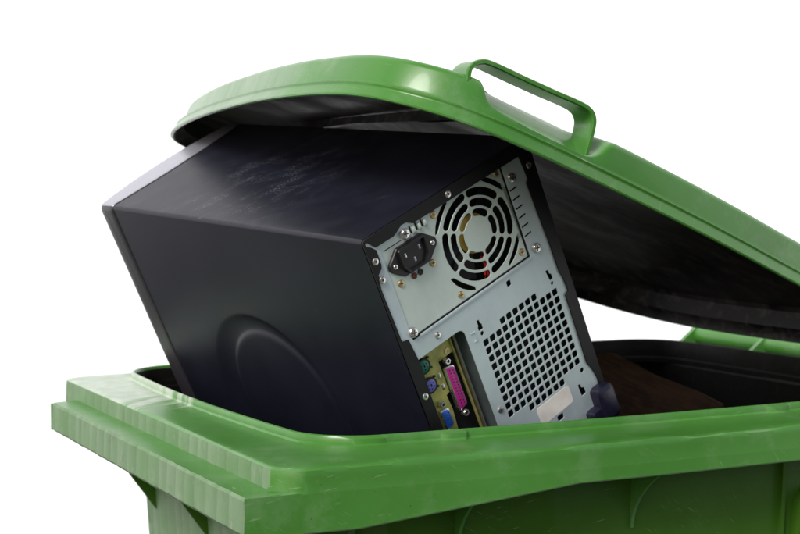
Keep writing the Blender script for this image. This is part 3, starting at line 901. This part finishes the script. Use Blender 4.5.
    for v, m in ((123.4, 'teal'), (141.0, 'violet')):
        bm = bmesh.new()
        lathe(bm, [(6.7, -12.4), (6.7, -10.0), (6.3, -9.6), (5.3, -9.6), (5.2, -10.6)], 20.6, v, 0, 26, cap=False)
        solid(bm, rsq(27.4, v - 4.4, 2.2, 1.5, .3), 10.6, 12.4); solid(bm, rsq(27.4, v + 4.8, 2.2, 1.5, .3), 10.6, 12.4)
        port = link_mesh('keyboard_port', bm, M['rub'], bay, 40)
        if m == 'teal': port['label'] = 'round green port'
        else: port['label'] = 'round violet port'
        bm = bmesh.new()
        lathe(bm, [(5.2, -12), (5.2, -9.9), (4.9, -9.7)], 20.6, v, 0, 26)
        plug = link_mesh('insert', bm, M[m], port, 40)
        bm = bmesh.new()
        for k in range(6):
            a = R(30 + 60 * k); solid(bm, circ(20.6 + 2.9 * math.cos(a), v + 2.9 * math.sin(a), .62, 8), 9.58, 9.8)
        solid(bm, rsq(20.6 + .4, v - .2, 1.3, 2.4, .3), 9.58, 9.8)
        link_mesh('pin_hole', bm, M['hole'], plug, 0)
    def dport(name, u, v, w, h, taper, m, rows, step, post, vgap):
        bm = bmesh.new()
        solid(bm, dshape(u, v, w + 2.2, h + 2.6, taper + .3, 2), 9.0, 13, inset=.5)
        p = link_mesh(name, bm, M['chrome'], bay, 40)
        bm = bmesh.new(); solid(bm, dshape(u, v, w, h, taper, 1.4), 8.2, 10, inset=.3)
        ins_ = link_mesh('insert', bm, M[m], p, 40)
        bm = bmesh.new()
        for ru, n, v0 in rows:
            for k in range(n): solid(bm, circ(u + ru, v + v0 + step * (k - (n - 1) / 2), .58, 8), 8.08, 8.3)
        link_mesh('pin_hole', bm, M['hole'], ins_, 0)
        for s in (-1, 1):
            bm = bmesh.new()
            lathe(bm, [(2.9, -12), (2.9, -8.2), (2.5, -7.6), (1.5, -7.6), (1.4, -9)], u + post, v + s * vgap, 0, 6 if s < 0 else 18, cap=True)
            link_mesh('screw_post', bm, M['chrome'], p, 25)
            bm = bmesh.new(); lathe(bm, [(1.5, -8.1), (1.4, -8.05)], u + post, v + s * vgap, 0, 12)
            link_mesh('post_hole', bm, M['hole'], p, 0)
        return p
    p = dport('parallel_port', 42.5, 155.4, 7.6, 38.2, 1.6, 'magenta', ((-1.5, 13, 0), (1.5, 12, 0)), 2.76, -.1, 24.2)
    p['label'] = 'long magenta connector'
    p = dport('video_port', 24.2, 174.0, 7.0, 16.0, 1.3, 'blue', ((-2.0, 5, 0), (0, 5, .8), (2.0, 5, 0)), 2.3, -.2, 13.4)
    p['label'] = 'blue connector beside the magenta one'
    bm = bmesh.new(); solid(bm, rsq(32.5, 139.5, 2.2, 5.6, .4), 11.2, 12.4, inset=.3); solid(bm, rsq(32.6, 149.5, 2.6, 5.0, .4), 11.6, 12.4, inset=.3)
    link_mesh('shield_spring', bm, M['chrome'], bay, 30)
    bm = bmesh.new(); lathe(bm, [(2.6, -12.4), (2.6, -11.8), (1.3, -11.8), (1.2, -12.2)], 47.6, 125.2, 0, 16); link_mesh('shield_screw', bm, M['brass'], bay, 30)

    bm = bmesh.new(); box(bm, pl(.0634, .30, .0017), pl(.0646, .108, .0192)); link_mesh('recess_wall', bm, M['cheek'], bay, 0)

    # ---- sticker and the plum-coloured foot
    st = [(105.6, 213.8), (142.6, 213.6), (144.0, 215.0), (144.4, 229.0), (143.2, 230.4), (106.4, 231.0), (104.8, 229.6), (104.2, 215.4)]
    bm = bmesh.new(); solid(bm, st, .52, .72); link_mesh('sticker', bm, M['paper'], root, 0)
    bm = bmesh.new()
    solid(bm, rsq(173.2, 248, 19, 33, 4.5, 6), -11, .8, inset=2.2)
    solid(bm, rsq(160.5, 256, 16, 17, 3.5, 6), -6.5, .8, inset=1.8)
    link_mesh('foot', bm, M['plum'], root, 30)
    return root

# ================================================================== CARDBOARD IN THE BIN
def build_board():
    """a brown sheet leaning inside against the far wall"""
    a = Vector((.51, .33, RIM + .012)); b = Vector((.526, .33, RIM + .0190)); c = Vector((.661, .33, RIM - .0405))
    x = (c - b).normalized(); y = Vector((-.02, -.10, -1)).normalized()
    base = Vector((.52, .29, .62))
    bm = bmesh.new()
    poly = [b - x * .02 + y * .008, b, b + x * .06 + Vector((0, 0, -.003)), b + x * .118 + Vector((0, 0, .001)), b + x * .158, b + x * .150 + y * .36, b - x * .12 + y * .36, b - x * .16 + y * .05]
    n = Vector((.1, -1, .1)).normalized()
    prism(bm, [p - base for p in poly], n * -.005)
    bmesh.ops.bevel(bm, geom=bm.edges[:], offset=.001, segments=1, affect='EDGES')
    o = link_mesh('cardboard', bm, M['board'], None, 30)
    o.location = base
    o['label'] = 'dark brown sheet of cardboard leaning inside the bin beside the computer'; o['category'] = 'cardboard'

# ================================================================== BUILD
SKY_WHITE = 1.25
build_setting()
build_bin()
build_tower()
build_board()

# ------------------------------------------------------------------ daylight
w = bpy.data.worlds.new('World'); scene.world = w; w.use_nodes = True
nt = w.node_tree; bg = nt.nodes['Background']
sky = nt.nodes.new('ShaderNodeTexSky'); sky.sky_type = 'NISHITA'; sky.sun_disc = False
SUN = Vector((-.66, -.42, .60)).normalized()
elev = math.asin(SUN.z); az = math.atan2(SUN.x, SUN.y)
sky.sun_elevation = elev; sky.sun_rotation = az
sky.dust_density = 3.5; sky.air_density = 1.0
nt.links.new(sky.outputs[0], bg.inputs[0]); bg.inputs[1].default_value = .115
sd = bpy.data.lights.new('sun', 'SUN'); sd.energy = 2.2; sd.angle = R(18); sd.color = (1, .985, .96)
so = bpy.data.objects.new('sun', sd); COL.objects.link(so); so.location = (-2, 0, 4)
so.rotation_euler = SUN.to_track_quat('Z', 'Y').to_euler()

# ------------------------------------------------------------------ camera
cd = bpy.data.cameras.new('camera'); cd.lens = 1520 / 800 * 36; cd.sensor_width = 36; cd.clip_start = .02; cd.clip_end = 200
cam = bpy.data.objects.new('camera', cd); COL.objects.link(cam)
cam.location = (-.39945, -.98068, RIM + .195)
cam.rotation_euler = (R(90) - .053895, 0, -R(27.12929))
cd.dof.use_dof = True; cd.dof.focus_distance = 1.14; cd.dof.aperture_fstop = 15
scene.camera = cam

vs = scene.view_settings
vs.view_transform = 'Standard'; vs.look = 'None'; vs.gamma = 1; vs.exposure = 0; vs.use_curve_mapping = False
